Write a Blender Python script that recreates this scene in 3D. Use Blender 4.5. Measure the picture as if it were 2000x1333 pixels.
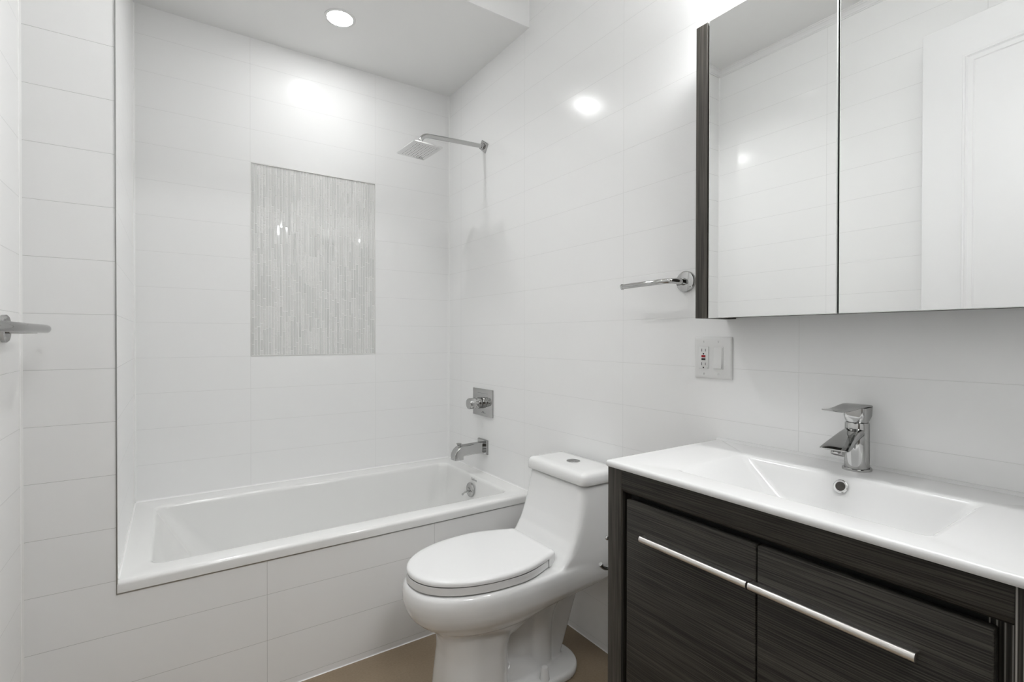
import bpy, bmesh, math, random
from mathutils import Vector, Matrix

for o in list(bpy.data.objects):
    bpy.data.objects.remove(o, do_unlink=True)
scene = bpy.context.scene
COL = scene.collection

# ------------------------------------------------------------------ camera
F_PX, YAW, PITCH, ROLL = 981.33, 0.59439, -0.0067447, 0.0013590
cam_d = bpy.data.cameras.new('camera')
cam_d.sensor_width = 36.0
cam_d.lens = F_PX * 36.0 / 2000.0
cam_d.clip_start = 0.02
cam = bpy.data.objects.new('camera', cam_d)
COL.objects.link(cam)
fw = Vector((math.sin(YAW)*math.cos(PITCH), math.cos(YAW)*math.cos(PITCH), math.sin(PITCH)))
rt = Vector((math.cos(YAW), -math.sin(YAW), 0)); up = rt.cross(fw)
rt2 = math.cos(ROLL)*rt + math.sin(ROLL)*up
up2 = -math.sin(ROLL)*rt + math.cos(ROLL)*up
M = Matrix((rt2, up2, -fw)).transposed().to_4x4()
M.translation = Vector((-1.34405, -2.64549, 1.17848))
cam.matrix_world = M
scene.camera = cam

# ------------------------------------------------------------------ world, exposure, lamp strengths
w = bpy.data.worlds.new('world'); scene.world = w; w.use_nodes = True
w.node_tree.nodes['Background'].inputs[0].default_value = (0.95, 0.97, 1.0, 1)
w.node_tree.nodes['Background'].inputs[1].default_value = 0.02
vs = scene.view_settings
vs.view_transform = 'Standard'; vs.look = 'None'; vs.gamma = 1.0; vs.use_curve_mapping = False
vs.exposure = 0.08
TUB_LAMP = 95.0       # emission of the downlight over the tub
ROOM_LAMP = 570.0      # emission of the downlight in the room ceiling
MID_LAMP = 40.0      # emission of the can light in the middle of the room
VAN_LAMP = 66.0      # emission of the glass tube over the mirror cabinet
HALL_FILL = 21.0      # emission of the unseen fill lamp added in the hall beyond the open door

# ------------------------------------------------------------------ key dimensions (metres)
W, W2, DT, DS = 1.4775, 1.6768, 0.8223, 0.7945   # alcove width, room width, tub depth, soffit depth
HS, HC = 2.5844, 2.780                            # soffit and room ceiling heights
ZR = 0.4777                                       # tub rim
YB = -2.70                                        # rear wall of the room (the doorway)

# ================================================================== materials
def new_mat(name):
    m = bpy.data.materials.new(name); m.use_nodes = True
    return m, m.node_tree, m.node_tree.nodes['Principled BSDF']

def simple(name, col, rough=0.4, metal=0.0, spec=0.5, coat=0.0, emit=None, estr=0.0):
    m, nt, b = new_mat(name)
    b.inputs['Base Color'].default_value = (*col, 1)
    b.inputs['Roughness'].default_value = rough
    b.inputs['Metallic'].default_value = metal
    b.inputs['Specular IOR Level'].default_value = spec
    b.inputs['Coat Weight'].default_value = coat
    b.inputs['Coat Roughness'].default_value = 0.05
    if emit:
        b.inputs['Emission Color'].default_value = (*emit, 1)
        b.inputs['Emission Strength'].default_value = estr
    return m

def nd(nt, typ, **kw):
    n = nt.nodes.new(typ)
    for k, v in kw.items():
        setattr(n, k, v)
    return n

def math_node(nt, op, a, b=None, clamp=False):
    n = nd(nt, 'ShaderNodeMath', operation=op, use_clamp=clamp)
    for i, v in enumerate((a, b)):
        if v is None: continue
        if isinstance(v, (int, float)): n.inputs[i].default_value = v
        else: nt.links.new(v, n.inputs[i])
    return n.outputs[0]

def tile_mat(name, axis, off, width, grout=(0.79, 0.79, 0.78), zoff=0.0224, height=0.1524, base=(0.93, 0.93, 0.924)):
    """stacked 6 by 24 inch satin white wall tile, laid out in metres on the wall"""
    m, nt, b = new_mat(name)
    g = nd(nt, 'ShaderNodeNewGeometry')
    s = nd(nt, 'ShaderNodeSeparateXYZ'); nt.links.new(g.outputs['Position'], s.inputs[0])
    def dist(sock, o, p):
        t = math_node(nt, 'DIVIDE', math_node(nt, 'SUBTRACT', sock, o), p)
        f = math_node(nt, 'FRACT', t)
        f2 = math_node(nt, 'SUBTRACT', 1.0, f)
        return math_node(nt, 'MULTIPLY', math_node(nt, 'MINIMUM', f, f2), p)
    dz = dist(s.outputs['Z'], zoff, height)
    du = dist(s.outputs[axis.upper()], off, width)
    d = math_node(nt, 'MINIMUM', dz, du)
    r = nd(nt, 'ShaderNodeMapRange'); r.interpolation_type = 'SMOOTHSTEP'
    nt.links.new(d, r.inputs[0]); r.inputs[1].default_value = 0.0002; r.inputs[2].default_value = 0.0009
    mix = nd(nt, 'ShaderNodeMix', data_type='RGBA')
    nt.links.new(r.outputs[0], mix.inputs[0])
    mix.inputs[6].default_value = (*grout, 1); mix.inputs[7].default_value = (*base, 1)
    nt.links.new(mix.outputs[2], b.inputs['Base Color'])
    n = nd(nt, 'ShaderNodeTexNoise'); n.inputs['Scale'].default_value = 2.2; n.inputs['Detail'].default_value = 1.0
    nt.links.new(g.outputs['Position'], n.inputs['Vector'])
    h = math_node(nt, 'ADD', math_node(nt, 'MULTIPLY', r.outputs[0], 0.001), math_node(nt, 'MULTIPLY', n.outputs[0], 0.0006))
    bp = nd(nt, 'ShaderNodeBump'); bp.inputs['Distance'].default_value = 1.0; bp.inputs['Strength'].default_value = 0.4
    nt.links.new(h, bp.inputs['Height']); nt.links.new(bp.outputs[0], b.inputs['Normal'])
    b.inputs['Roughness'].default_value = 0.17
    b.inputs['Specular IOR Level'].default_value = 0.28
    return m

def wood_mat(name, grain, dark=(0.014, 0.0125, 0.011), light=(0.066, 0.061, 0.051), fine=640.0, bold=0.0, ripple=0.24):
    """charcoal wood laminate; grain = axis along which the streaks run"""
    m, nt, b = new_mat(name)
    g = nd(nt, 'ShaderNodeNewGeometry')
    mp = nd(nt, 'ShaderNodeMapping')
    nt.links.new(g.outputs['Position'], mp.inputs['Vector'])
    def sc(f, along):
        v = [f, f, f]; v['XYZ'.index(grain)] = along
        return v
    mp.inputs['Scale'].default_value = sc(1.0, 0.012)
    n1 = nd(nt, 'ShaderNodeTexNoise'); n1.inputs['Scale'].default_value = fine; n1.inputs['Detail'].default_value = 2.0
    n2 = nd(nt, 'ShaderNodeTexNoise'); n2.inputs['Scale'].default_value = 95.0; n2.inputs['Detail'].default_value = 3.0
    nt.links.new(mp.outputs[0], n1.inputs['Vector']); nt.links.new(mp.outputs[0], n2.inputs['Vector'])
    n3 = nd(nt, 'ShaderNodeTexNoise'); n3.inputs['Scale'].default_value = 22.0; n3.inputs['Detail'].default_value = 2.0
    nt.links.new(mp.outputs[0], n3.inputs['Vector'])
    spz = nd(nt, 'ShaderNodeSeparateXYZ'); nt.links.new(mp.outputs[0], spz.inputs[0])
    across = spz.outputs['Z'] if grain == 'Y' else spz.outputs['Y']
    ph_ = math_node(nt, 'ADD', math_node(nt, 'MULTIPLY', across, 2*math.pi/0.0046), math_node(nt, 'MULTIPLY', n3.outputs[0], 26.0))
    rip = math_node(nt, 'MULTIPLY', math_node(nt, 'SINE', ph_), math_node(nt, 'MULTIPLY', math_node(nt, 'SUBTRACT', n3.outputs[0], 0.30, True), ripple))
    s = math_node(nt, 'ADD', math_node(nt, 'ADD', math_node(nt, 'MULTIPLY', n1.outputs[0], 0.66), math_node(nt, 'MULTIPLY', n2.outputs[0], 0.34)), rip)
    r = nd(nt, 'ShaderNodeMapRange'); nt.links.new(s, r.inputs[0])
    r.inputs[1].default_value = 0.40; r.inputs[2].default_value = 0.66
    mix = nd(nt, 'ShaderNodeMix', data_type='RGBA'); nt.links.new(r.outputs[0], mix.inputs[0])
    mix.inputs[6].default_value = (*dark, 1); mix.inputs[7].default_value = (*light, 1)
    out = mix.outputs[2]
    if bold:
        sp = nd(nt, 'ShaderNodeSeparateXYZ'); nt.links.new(g.outputs['Position'], sp.inputs[0])
        ax = 'Y' if grain == 'Z' else 'Z'
        wob = math_node(nt, 'MULTIPLY', math_node(nt, 'SUBTRACT', n2.outputs[0], 0.5), 0.004)
        ph = math_node(nt, 'FRACT', math_node(nt, 'DIVIDE', math_node(nt, 'ADD', sp.outputs[ax], wob), 0.0078))
        st = nd(nt, 'ShaderNodeMapRange'); st.interpolation_type = 'SMOOTHSTEP'
        nt.links.new(math_node(nt, 'ABSOLUTE', math_node(nt, 'SUBTRACT', ph, 0.5)), st.inputs[0])
        st.inputs[1].default_value = 0.16; st.inputs[2].default_value = 0.06
        mx = nd(nt, 'ShaderNodeMix', data_type='RGBA')
        nt.links.new(math_node(nt, 'MULTIPLY', st.outputs[0], bold), mx.inputs[0])
        nt.links.new(out, mx.inputs[6]); mx.inputs[7].default_value = (0.42, 0.40, 0.37, 1)
        out = mx.outputs[2]
    nt.links.new(out, b.inputs['Base Color'])
    bp = nd(nt, 'ShaderNodeBump'); bp.inputs['Distance'].default_value = 0.0006; bp.inputs['Strength'].default_value = 0.35
    nt.links.new(s, bp.inputs['Height']); nt.links.new(bp.outputs[0], b.inputs['Normal'])
    b.inputs['Roughness'].default_value = 0.5
    b.inputs['Specular IOR Level'].default_value = 0.3
    return m

T_RIGHT = tile_mat('tile_right', 'y', -0.758, 0.613)
T_BACK = tile_mat('tile_back', 'x', -1.0394, 0.598)
T_WING = tile_mat('tile_wing', 'x', -1.0865, 0.604, grout=(0.60, 0.60, 0.59))
T_LEFT = tile_mat('tile_left', 'y', -1.4265, 0.604, grout=(0.72, 0.72, 0.71))
PAINT = simple('white_paint', (0.85, 0.85, 0.84), 0.55, spec=0.3)
CEIL = simple('ceiling_paint', (0.92, 0.92, 0.91), 0.7, spec=0.2)
DOORP = simple('door_paint', (0.87,0.87,0.87), 0.32)
CROWN = simple('crown_paint', (0.87,0.87,0.87), 0.4)
CHINA = simple('vitreous_china', (0.84, 0.84, 0.832), 0.09, spec=0.5, coat=0.4)
CERAM = simple('sink_ceramic', (0.78, 0.78, 0.776), 0.14, spec=0.45)
ACRYL = simple('tub_enamel', (0.86, 0.86, 0.846), 0.12, spec=0.5, coat=0.3)
SEATP = simple('seat_plastic', (0.84, 0.84, 0.835), 0.22)
CHROMEB = simple('bright_chrome', (0.76, 0.76, 0.755), 0.16, metal=1.0)
CHROME = simple('chrome', (0.53, 0.53, 0.525), 0.05, metal=1.0)
CHROME.node_tree.nodes['Principled BSDF'].inputs['Specular Tint'].default_value = (0.60, 0.60, 0.60, 1)
SATIN = simple('satin_nickel', (0.80, 0.775, 0.75), 0.30, metal=1.0)
TRIMM = simple('edge_trim_metal', (0.47, 0.47, 0.46), 0.35, metal=1.0)
BLACK = simple('black_gap', (0.012, 0.012, 0.012), 0.6)
DARKH = simple('dark_hole', (0.045, 0.040, 0.034), 0.35)
MIRROR = simple('mirror_silver', (0.88, 0.885, 0.88), 0.0, metal=1.0)
GLASSE = simple('mirror_edge', (0.80, 0.82, 0.80), 0.15)
PLAST = simple('white_plastic', (0.80, 0.80, 0.79), 0.25)
RED = simple('red_button', (0.33, 0.006, 0.010), 0.35)
BLKB = simple('black_button', (0.015, 0.012, 0.012), 0.35)
CAULK = simple('white_caulk', (0.93, 0.93, 0.92), 0.4)
LAMPT = simple('lamp_trim', (0.82, 0.82, 0.81), 0.35)
HALLP = simple('hall_paint', (0.42, 0.40, 0.37), 0.6, spec=0.3)
L_TUB = simple('lamp_lens_tub', (0.9, 0.9, 0.9), 0.5, emit=(0.985, 0.995, 1.0), estr=TUB_LAMP)
L_ROOM = simple('lamp_lens_room', (0.9, 0.9, 0.9), 0.5, emit=(0.985, 0.995, 1.0), estr=ROOM_LAMP)
L_MID = simple('lamp_lens_mid', (0.9, 0.9, 0.9), 0.5, emit=(0.985, 0.995, 1.0), estr=MID_LAMP)
L_VAN = simple('lamp_tube', (0.9, 0.9, 0.9), 0.5, emit=(0.985, 0.995, 1.0), estr=VAN_LAMP)
L_FILL = simple('fill_lens_hall', (0.9, 0.9, 0.9), 0.5, emit=(0.985, 0.995, 1.0), estr=HALL_FILL)
WOOD_V = wood_mat('charcoal_wood_upright', 'Z', dark=(0.026, 0.0235, 0.020), light=(0.105, 0.096, 0.082), ripple=0.08)
WOOD_H = wood_mat('charcoal_wood_level', 'Y')
WOOD_Z = wood_mat('charcoal_wood_streaked', 'Z', bold=0.85)
GROUT = simple('mosaic_grout', (0.95, 0.95, 0.94), 0.5)
INK = simple('grey_ink', (0.16, 0.16, 0.155), 0.5)

def glass_tile(name, col, rough, bump):
    m, nt, b = new_mat(name)
    b.inputs['Base Color'].default_value = (*col, 1)
    b.inputs['Roughness'].default_value = rough
    b.inputs['Specular IOR Level'].default_value = 0.6
    b.inputs['Coat Weight'].default_value = 0.5; b.inputs['Coat Roughness'].default_value = 0.04
    if bump:
        g = nd(nt, 'ShaderNodeNewGeometry')
        n = nd(nt, 'ShaderNodeTexNoise'); n.inputs['Scale'].default_value = 150.0; n.inputs['Detail'].default_value = 3.0
        nt.links.new(g.outputs['Position'], n.inputs['Vector'])
        bp = nd(nt, 'ShaderNodeBump'); bp.inputs['Distance'].default_value = 0.004; bp.inputs['Strength'].default_value = bump
        nt.links.new(n.outputs[0], bp.inputs['Height'])
        nt.links.new(bp.outputs[0], b.inputs['Normal']); nt.links.new(bp.outputs[0], b.inputs['Coat Normal'])
    return m
GL = [glass_tile('glass_plain', (0.70, 0.705, 0.69), 0.06, 0.0),
      glass_tile('glass_rippled', (0.80, 0.80, 0.785), 0.12, 0.7),
      glass_tile('glass_pale', (0.75, 0.75, 0.735), 0.10, 0.25)]

def floor_mat():
    m, nt, b = new_mat('brown_floor')
    g = nd(nt, 'ShaderNodeNewGeometry')
    n = nd(nt, 'ShaderNodeTexNoise'); n.inputs['Scale'].default_value = 5.0; n.inputs['Detail'].default_value = 6.0
    n2 = nd(nt, 'ShaderNodeTexNoise'); n2.inputs['Scale'].default_value = 140.0; n2.inputs['Detail'].default_value = 2.0
    nt.links.new(g.outputs['Position'], n.inputs['Vector']); nt.links.new(g.outputs['Position'], n2.inputs['Vector'])
    s = math_node(nt, 'ADD', math_node(nt, 'MULTIPLY', n.outputs[0], 0.6), math_node(nt, 'MULTIPLY', n2.outputs[0], 0.4))
    r = nd(nt, 'ShaderNodeMapRange'); nt.links.new(s, r.inputs[0]); r.inputs[1].default_value = 0.3; r.inputs[2].default_value = 0.7
    mix = nd(nt, 'ShaderNodeMix', data_type='RGBA'); nt.links.new(r.outputs[0], mix.inputs[0])
    mix.inputs[6].default_value = (0.230, 0.172, 0.112, 1); mix.inputs[7].default_value = (0.310, 0.243, 0.170, 1)
    nt.links.new(mix.outputs[2], b.inputs['Base Color'])
    b.inputs['Roughness'].default_value = 0.45; b.inputs['Specular IOR Level'].default_value = 0.35
    return m
FLOOR = floor_mat()

# ================================================================== mesh helpers
ORG = {}
def link_mesh(name, bm, mat, parent=None, smooth=35.0, origin=None):
    if origin is None:
        origin = ORG[parent.name] if parent else Vector((0, 0, 0))
    origin = Vector(origin)
    bmesh.ops.recalc_face_normals(bm, faces=bm.faces)
    bmesh.ops.translate(bm, verts=bm.verts, vec=-origin)
    me = bpy.data.meshes.new(name)
    bm.to_mesh(me); bm.free()
    for mm in (mat if isinstance(mat, (list, tuple)) else [mat]):
        me.materials.append(mm)
    if smooth:
        for p in me.polygons: p.use_smooth = True
        me.set_sharp_from_angle(angle=math.radians(smooth))
    o = bpy.data.objects.new(name, me)
    COL.objects.link(o)
    if parent:
        o.parent = parent
    else:
        o.location = origin
    ORG[o.name] = origin
    return o

def thing(name, label, cat, loc):
    o = bpy.data.objects.new(name, None); COL.objects.link(o)
    o.location = loc; o.empty_display_size = 0.05
    o['label'] = label; o['category'] = cat
    ORG[o.name] = Vector(loc)
    return o

def structure(name, bm, mat, smooth=None, parent=None):
    o = link_mesh(name, bm, mat, parent, smooth or 0)
    if not parent: o['kind'] = 'structure'
    return o

def BM(): return bmesh.new()

def add_box(bm, x0, x1, y0, y1, z0, z1, bev=0.0, seg=2, mi=0):
    vs_ = [bm.verts.new((x, y, z)) for x in (x0, x1) for y in (y0, y1) for z in (z0, z1)]
    idx = [(0, 1, 3, 2), (4, 6, 7, 5), (0, 4, 5, 1), (2, 3, 7, 6), (0, 2, 6, 4), (1, 5, 7, 3)]
    fs = [bm.faces.new([vs_[i] for i in f]) for f in idx]
    for f in fs: f.material_index = mi
    bmesh.ops.recalc_face_normals(bm, faces=fs)
    if bev:
        es = list({e for f in fs for e in f.edges})
        bmesh.ops.bevel(bm, geom=es, offset=bev, segments=seg, profile=0.5, affect='EDGES')
    return bm

def box(*a, **k): return add_box(BM(), *a, **k)

def add_loft(bm, rings, cap0=True, cap1=True, closed=True):
    R = [[bm.verts.new(p) for p in r] for r in rings]
    n = len(R[0])
    for a, b in zip(R[:-1], R[1:]):
        for i in range(n if closed else n-1):
            j = (i+1) % n
            bm.faces.new((a[i], a[j], b[j], b[i]))
    if cap0: bm.faces.new(list(reversed(R[0])))
    if cap1: bm.faces.new(R[-1])
    return bm

def frame_of(d):
    d = Vector(d).normalized()
    a = Vector((0, 0, 1)) if abs(d.z) < 0.9 else Vector((1, 0, 0))
    u = d.cross(a).normalized(); v = u.cross(d).normalized()
    return u, v, d

def add_tube(bm, path, r, n=20, cap=True):
    P = [Vector(p) for p in path]
    rs = r if isinstance(r, (list, tuple)) else [r]*len(P)
    rings = []; u = v = None
    for i, p in enumerate(P):
        d = (P[min(i+1, len(P)-1)] - P[max(i-1, 0)]).normalized()
        if u is None:
            u, _, _ = frame_of(d); v = d.cross(u).normalized()
        else:
            u = (u - d*u.dot(d)).normalized(); v = d.cross(u).normalized()
        rings.append([p + rs[i]*(math.cos(2*math.pi*k/n)*u + math.sin(2*math.pi*k/n)*v) for k in range(n)])
    return add_loft(bm, rings, cap, cap)

def add_lathe(bm, o, d, prof, n=40):
    """prof: list of (distance along d, radius)"""
    o = Vector(o); u, v, d = frame_of(d)
    rings = [[o + d*h + max(r, 1e-5)*(math.cos(2*math.pi*k/n)*u + math.sin(2*math.pi*k/n)*v) for k in range(n)] for h, r in prof]
    return add_loft(bm, rings, True, True)

def smooth_path(pts, n=10):
    """Catmull-Rom through pts"""
    P = [Vector(p) for p in pts]; P = [P[0]*2-P[1]] + P + [P[-1]*2-P[-2]]
    out = []
    for i in range(1, len(P)-2):
        for k in range(n):
            t = k/n; a, b, c, d = P[i-1], P[i], P[i+1], P[i+2]
            out.append(0.5*((2*b) + (c-a)*t + (2*a-5*b+4*c-d)*t*t + (3*b-a-3*c+d)*t**3))
    out.append(P[-2]); return out

def rrect(x0, x1, y0, y1, r, n=8):
    pts = []
    for cx, cy, a0 in ((x1-r, y1-r, 0), (x0+r, y1-r, 90), (x0+r, y0+r, 180), (x1-r, y0+r, 270)):
        for k in range(n+1):
            a = math.radians(a0 + 90*k/n)
            pts.append((cx + r*math.cos(a), cy + r*math.sin(a)))
    return pts

def ring_z(p2, z): return [(x, y, z) for x, y in p2]

def bake(o, mods):
    """apply modifiers to a mesh object without operators"""
    for typ, kw in mods:
        md = o.modifiers.new(typ.lower(), typ)
        for k, v in kw.items(): setattr(md, k, v)
    bpy.context.view_layer.update()
    dg = bpy.context.evaluated_depsgraph_get()
    me = bpy.data.meshes.new_from_object(o.evaluated_get(dg))
    old = o.data; o.modifiers.clear(); o.data = me
    me.name = o.name
    for p in me.polygons: p.use_smooth = True
    bpy.data.meshes.remove(old)

# ================================================================== room shell
TH = 0.10
# floor under the whole room
structure('floor', box(-W2-TH, TH, YB-0.0, TH, -0.08, 0.0), FLOOR)
# right wall (plumbing, vanity)
structure('wall_right', box(0.0, TH, YB-TH, TH, 0.0, HC+0.1), T_RIGHT)
# back wall of the tub alcove with the recess for the mosaic panel
NX0, NX1, NZ0, NZ1, ND = -1.0394, -0.4405, 1.0888, 2.0032, 0.0050
bm = BM()
add_box(bm, -W-0.05, NX0, 0.0, TH, 0.0, HS+0.05)
add_box(bm, NX1, 0.0, 0.0, TH, 0.0, HS+0.05)
add_box(bm, NX0, NX1, 0.0, TH, 0.0, NZ0)
add_box(bm, NX0, NX1, 0.0, TH, NZ1, HS+0.05)
add_box(bm, NX0, NX1, 0.012, TH, NZ0, NZ1)
structure('wall_back', bm, T_BACK)
# wing wall beside the tub, continuing as the tiled tub apron (one face)
bm = BM()
add_box(bm, -W2, -W, -DT, 0.0, 0.0, HC+0.05)
add_box(bm, -W, 0.0, -DT, -DT+0.05, 0.0, 0.4410)
structure('wall_front_of_tub', bm, T_WING)
# alcove soffit, lower than the room ceiling
structure('ceiling_soffit', box(-W, 0.0, -DS, 0.0, HS, HC+0.05), CEIL)
CANS = [(-1.0, -1.02), (-0.80, -1.74)]            # recessed lamps in the room ceiling
bm = BM(); ya = YB-TH
for cx_, cy_ in sorted(CANS, key=lambda p: p[1]):
    add_box(bm, -W2-TH, TH, ya, cy_-0.045, HC, HC+0.1)
    add_box(bm, -W2-TH, cx_-0.045, cy_-0.045, cy_+0.045, HC, HC+0.1)
    add_box(bm, cx_+0.045, TH, cy_-0.045, cy_+0.045, HC, HC+0.1)
    ya = cy_+0.045
add_box(bm, -W2-TH, TH, ya, -DS+0.02, HC, HC+0.1)
structure('ceiling', bm, CEIL)
structure('wall_left', box(-W2-TH, -W2, YB-TH, 0.0, 0.0, HC+0.05), T_LEFT)
# rear wall with the doorway in which the view is taken
DX0, DX1, DHT = -1.50, -0.60, 2.46
bm = BM()
add_box(bm, -W2, DX0, YB-TH, YB, 0.0, HC)
add_box(bm, DX1, 0.0, YB-TH, YB, 0.0, HC)
add_box(bm, DX0, DX1, YB-TH, YB, DHT, HC)
structure('wall_rear', bm, PAINT)
# hall beyond the doorway
HY = YB-TH-2.0
structure('floor_hall', box(-2.6, 0.9, HY, YB, -0.08, 0.0), FLOOR)
structure('ceiling_hall', box(-2.6, 0.9, HY, YB-TH, HC-0.1, HC), CEIL)
structure('wall_hall_end', box(-2.6, 0.9, HY-TH, HY, 0.0, HC), HALLP)
structure('wall_hall_left', box(-2.7, -2.6, HY, YB, 0.0, HC), HALLP)
structure('wall_hall_right', box(0.9, 1.0, HY, YB, 0.0, HC), HALLP)
bm = BM(); add_box(bm, -2.6, -W2-TH, YB-TH, YB, 0, HC); add_box(bm, TH, 0.9, YB-TH, YB, 0, HC)
structure('wall_hall_front', bm, HALLP)

# crown moulding round the room at the ceiling
def crown(name, path, inward):
    prof = [(0.0, -0.062), (0.006, -0.062), (0.007, -0.052), (0.012, -0.048), (0.016, -0.036), (0.026, -0.022), (0.034, -0.016), (0.036, -0.010), (0.046, -0.006), (0.046, 0.0), (0.0, 0.0)]
    bm = BM()
    rings = [[(p[0]+s[0]*a*0.66, p[1]+s[1]*a*0.66, HC+b*0.53) for a, b in prof] for p, s in zip(path, inward)]
    add_loft(bm, rings)
    structure(name, bm, CROWN)
crown('trim_1', [(-W2, YB), (-W2, -DT), (-W, -DT)], [(1, 1), (1, -1), (0, -1)])
crown('trim_2', [(-W, -DS), (0.0, -DS)], [(0, -1), (0, -1)])
# metal edge profiles: up the alcove corner and under the tub rim
structure('trim_3', box(-W-0.0016, -W+0.0016, -DT-0.0020, -DT+0.004, 0.4395, HC-0.033), TRIMM)
structure('trim_4', box(-W+0.0005, -0.0, -DT-0.0022, -DT+0.004, 0.4395, 0.4428), TRIMM)
# white sealant beads: round the tub, along the floor and in the inside corners
def bead(name, a, b, d1, d2, w):
    a, b, d1, d2 = Vector(a), Vector(b), Vector(d1), Vector(d2)
    structure(name, add_loft(BM(), [[p, p+d1*w, p+(d1+d2)*w*0.30, p+d2*w] for p in (a, b)]), CAULK)
e = -0.0002
bead('trim_5', (-W+0.004, -e, ZR-e), (-0.004, -e, ZR-e), (0, -1, 0), (0, 0, 1), 0.006)
bead('trim_6', (-e, -DT+0.012, ZR-e), (-e, -0.004, ZR-e), (-1, 0, 0), (0, 0, 1), 0.006)
bead('trim_7', (-W+e, -DT+0.012, ZR-e), (-W+e, -0.004, ZR-e), (1, 0, 0), (0, 0, 1), 0.006)
bead('trim_8', (-W2, -DT-e, e), (0.0, -DT-e, e), (0, -1, 0), (0, 0, 1), 0.004)
bead('trim_9', (-e, -1.60, e), (-e, -DT-0.004, e), (-1, 0, 0), (0, 0, 1), 0.004)
bead('trim_10', (-e, -e, ZR+0.004), (-e, -e, HS), (-1, 0, 0), (0, -1, 0), 0.0065)
bead('trim_11', (-W2+e, -DT-e, 0.004), (-W2+e, -DT-e, HC-0.033), (1, 0, 0), (0, -1, 0), 0.0060)
bead('trim_12', (-W+e, -e, ZR+0.004), (-W+e, -e, HS), (1, 0, 0), (0, -1, 0), 0.0065)

# open door leaf standing against the left wall (seen in the mirrors)
def door_leaf():
    L, H, T = 0.82, 2.44, 0.04
    hinge = Vector((-1.462, -2.665, 0.008)); ang = math.radians(97.0)
    R = Matrix.Translation(hinge) @ Matrix.Rotation(ang, 4, 'Z')
    bm = BM(); add_box(bm, 0.0, L, 0.0, T, 0.0, H, 0.002, 1)
    bmesh.ops.transform(bm, matrix=R, verts=bm.verts)
    d = structure('door_1', bm, DOORP, 30)
    # raised moulding round each panel, on the face towards the room (local -y)
    for z0, z1 in ((0.22, 0.98), (1.12, 2.30)):
        x0, x1 = 0.135, L-0.135
        prof = [(0.0, 0.0), (0.003, 0.005), (0.009, 0.004), (0.013, 0.0065), (0.019, 0.002), (0.034, 0.001), (0.036, 0.003), (0.040, 0.0)]
        bm = BM(); rings = []
        for i, h in prof:
            rings.append([(x0+i, -h, z0+i), (x1-i, -h, z0+i), (x1-i, -h, z1-i), (x0+i, -h, z1-i)])
        add_loft(bm, rings, False, False)
        bmesh.ops.transform(bm, matrix=R, verts=bm.verts)
        link_mesh('panel_moulding', bm, DOORP, d, 25)
    bm = BM()
    add_lathe(bm, (L-0.07, 0.0, 1.0), (0, -1, 0), [(0, 0.026), (0.006, 0.026), (0.008, 0.011), (0.04, 0.011)], 24)
    add_tube(bm, [(L-0.07, -0.035, 1.0), (L-0.18, -0.035, 1.0)], 0.009, 16)
    bmesh.ops.transform(bm, matrix=R, verts=bm.verts)
    link_mesh('door_handle', bm, SATIN, d)
door_leaf()

# ================================================================== lamps
def downlight(label, x, y, z, r, lens):
    t = thing('recessed_ceiling_light', label, 'ceiling light', (x, y, z)); t['group'] = 'recessed ceiling lights'
    bm = BM()
    n = 48
    prof = [(r+0.013, 0.0), (r+0.013, -0.0025), (r+0.010, -0.004), (r+0.002, -0.0045), (r, -0.003), (r, 0.0)]
    rings = [[(x+a*math.cos(2*math.pi*k/n), y+a*math.sin(2*math.pi*k/n), z+b) for k in range(n)] for a, b in prof]
    add_loft(bm, rings, False, False)
    link_mesh('trim_ring', bm, LAMPT, t)
    bm = BM()
    add_lathe(bm, (x, y, z-0.0006), (0, 0, -1), [(0, r), (0.0030, r), (0.0042, r*0.93), (0.0050, r*0.6), (0.0052, r*0.1)], n)
    link_mesh('lens', bm, lens, t, 50)
    return t
downlight('round white recessed light glowing in the lowered ceiling above the bathtub', -0.7297, -0.3822, HS, 0.053, L_TUB)
def can_light(label, x, y, z, lens):
    t = thing('recessed_ceiling_light', label, 'ceiling light', (x, y, z)); t['group'] = 'recessed ceiling lights'
    n = 40
    prof = [(0.068, 0.0), (0.068, -0.0025), (0.066, -0.004), (0.046, -0.004), (0.0435, -0.001), (0.0435, 0.050)]
    add_loft(bm := BM(), [[(x+a*math.cos(2*math.pi*k/n), y+a*math.sin(2*math.pi*k/n), z+b) for k in range(n)] for a, b in prof], False, False)
    link_mesh('trim_ring', bm, LAMPT, t)
    bm = add_lathe(BM(), (x, y, z+0.043), (0, 0, 1), [(0, 0.0432), (0.004, 0.0432)], n)
    link_mesh('lens', bm, lens, t, 0)
can_light('round recessed can light in the higher ceiling close to the soffit', *CANS[0], HC, L_ROOM)
can_light('round recessed can light in the higher ceiling in the middle of the room', *CANS[1], HC, L_MID)
# wall lamp over the mirror cabinet (above the picture): a horizontal glass tube on two arms
def vanity_light():
    x, y, z = -0.20, -2.125, 2.15
    t = thing('vanity_light', 'horizontal glass tube wall light mounted over the mirror cabinet', 'wall light', (0.0, y, z))
    link_mesh('back_plate', box(-0.022, 0.0, y-0.22, y+0.22, z-0.030, z+0.030, 0.004, 2), CHROME, t, 30)
    for s in (1, -1):
        link_mesh('arm', add_tube(BM(), [(-0.020, y+s*0.17, z), (x+0.020, y+s*0.17, z)], 0.009, 14), CHROME, t, 40)
        link_mesh('end_cap', add_tube(BM(), [(x, y+s*0.262, z), (x, y+s*0.280, z)], 0.026, 28), CHROME, t, 40)
    link_mesh('glass_tube', add_tube(BM(), [(x, y-0.262, z), (x, y+0.262, z)], 0.024, 32), L_VAN, t, 40)
vanity_light()
t = thing('hall_fill_lamp', 'wide round fill lamp added out of view on the hall ceiling beyond the open door', 'ceiling light', (-0.95, -3.15, HC-0.1))  # added fill lamp, brightens the room from behind the view
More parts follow.
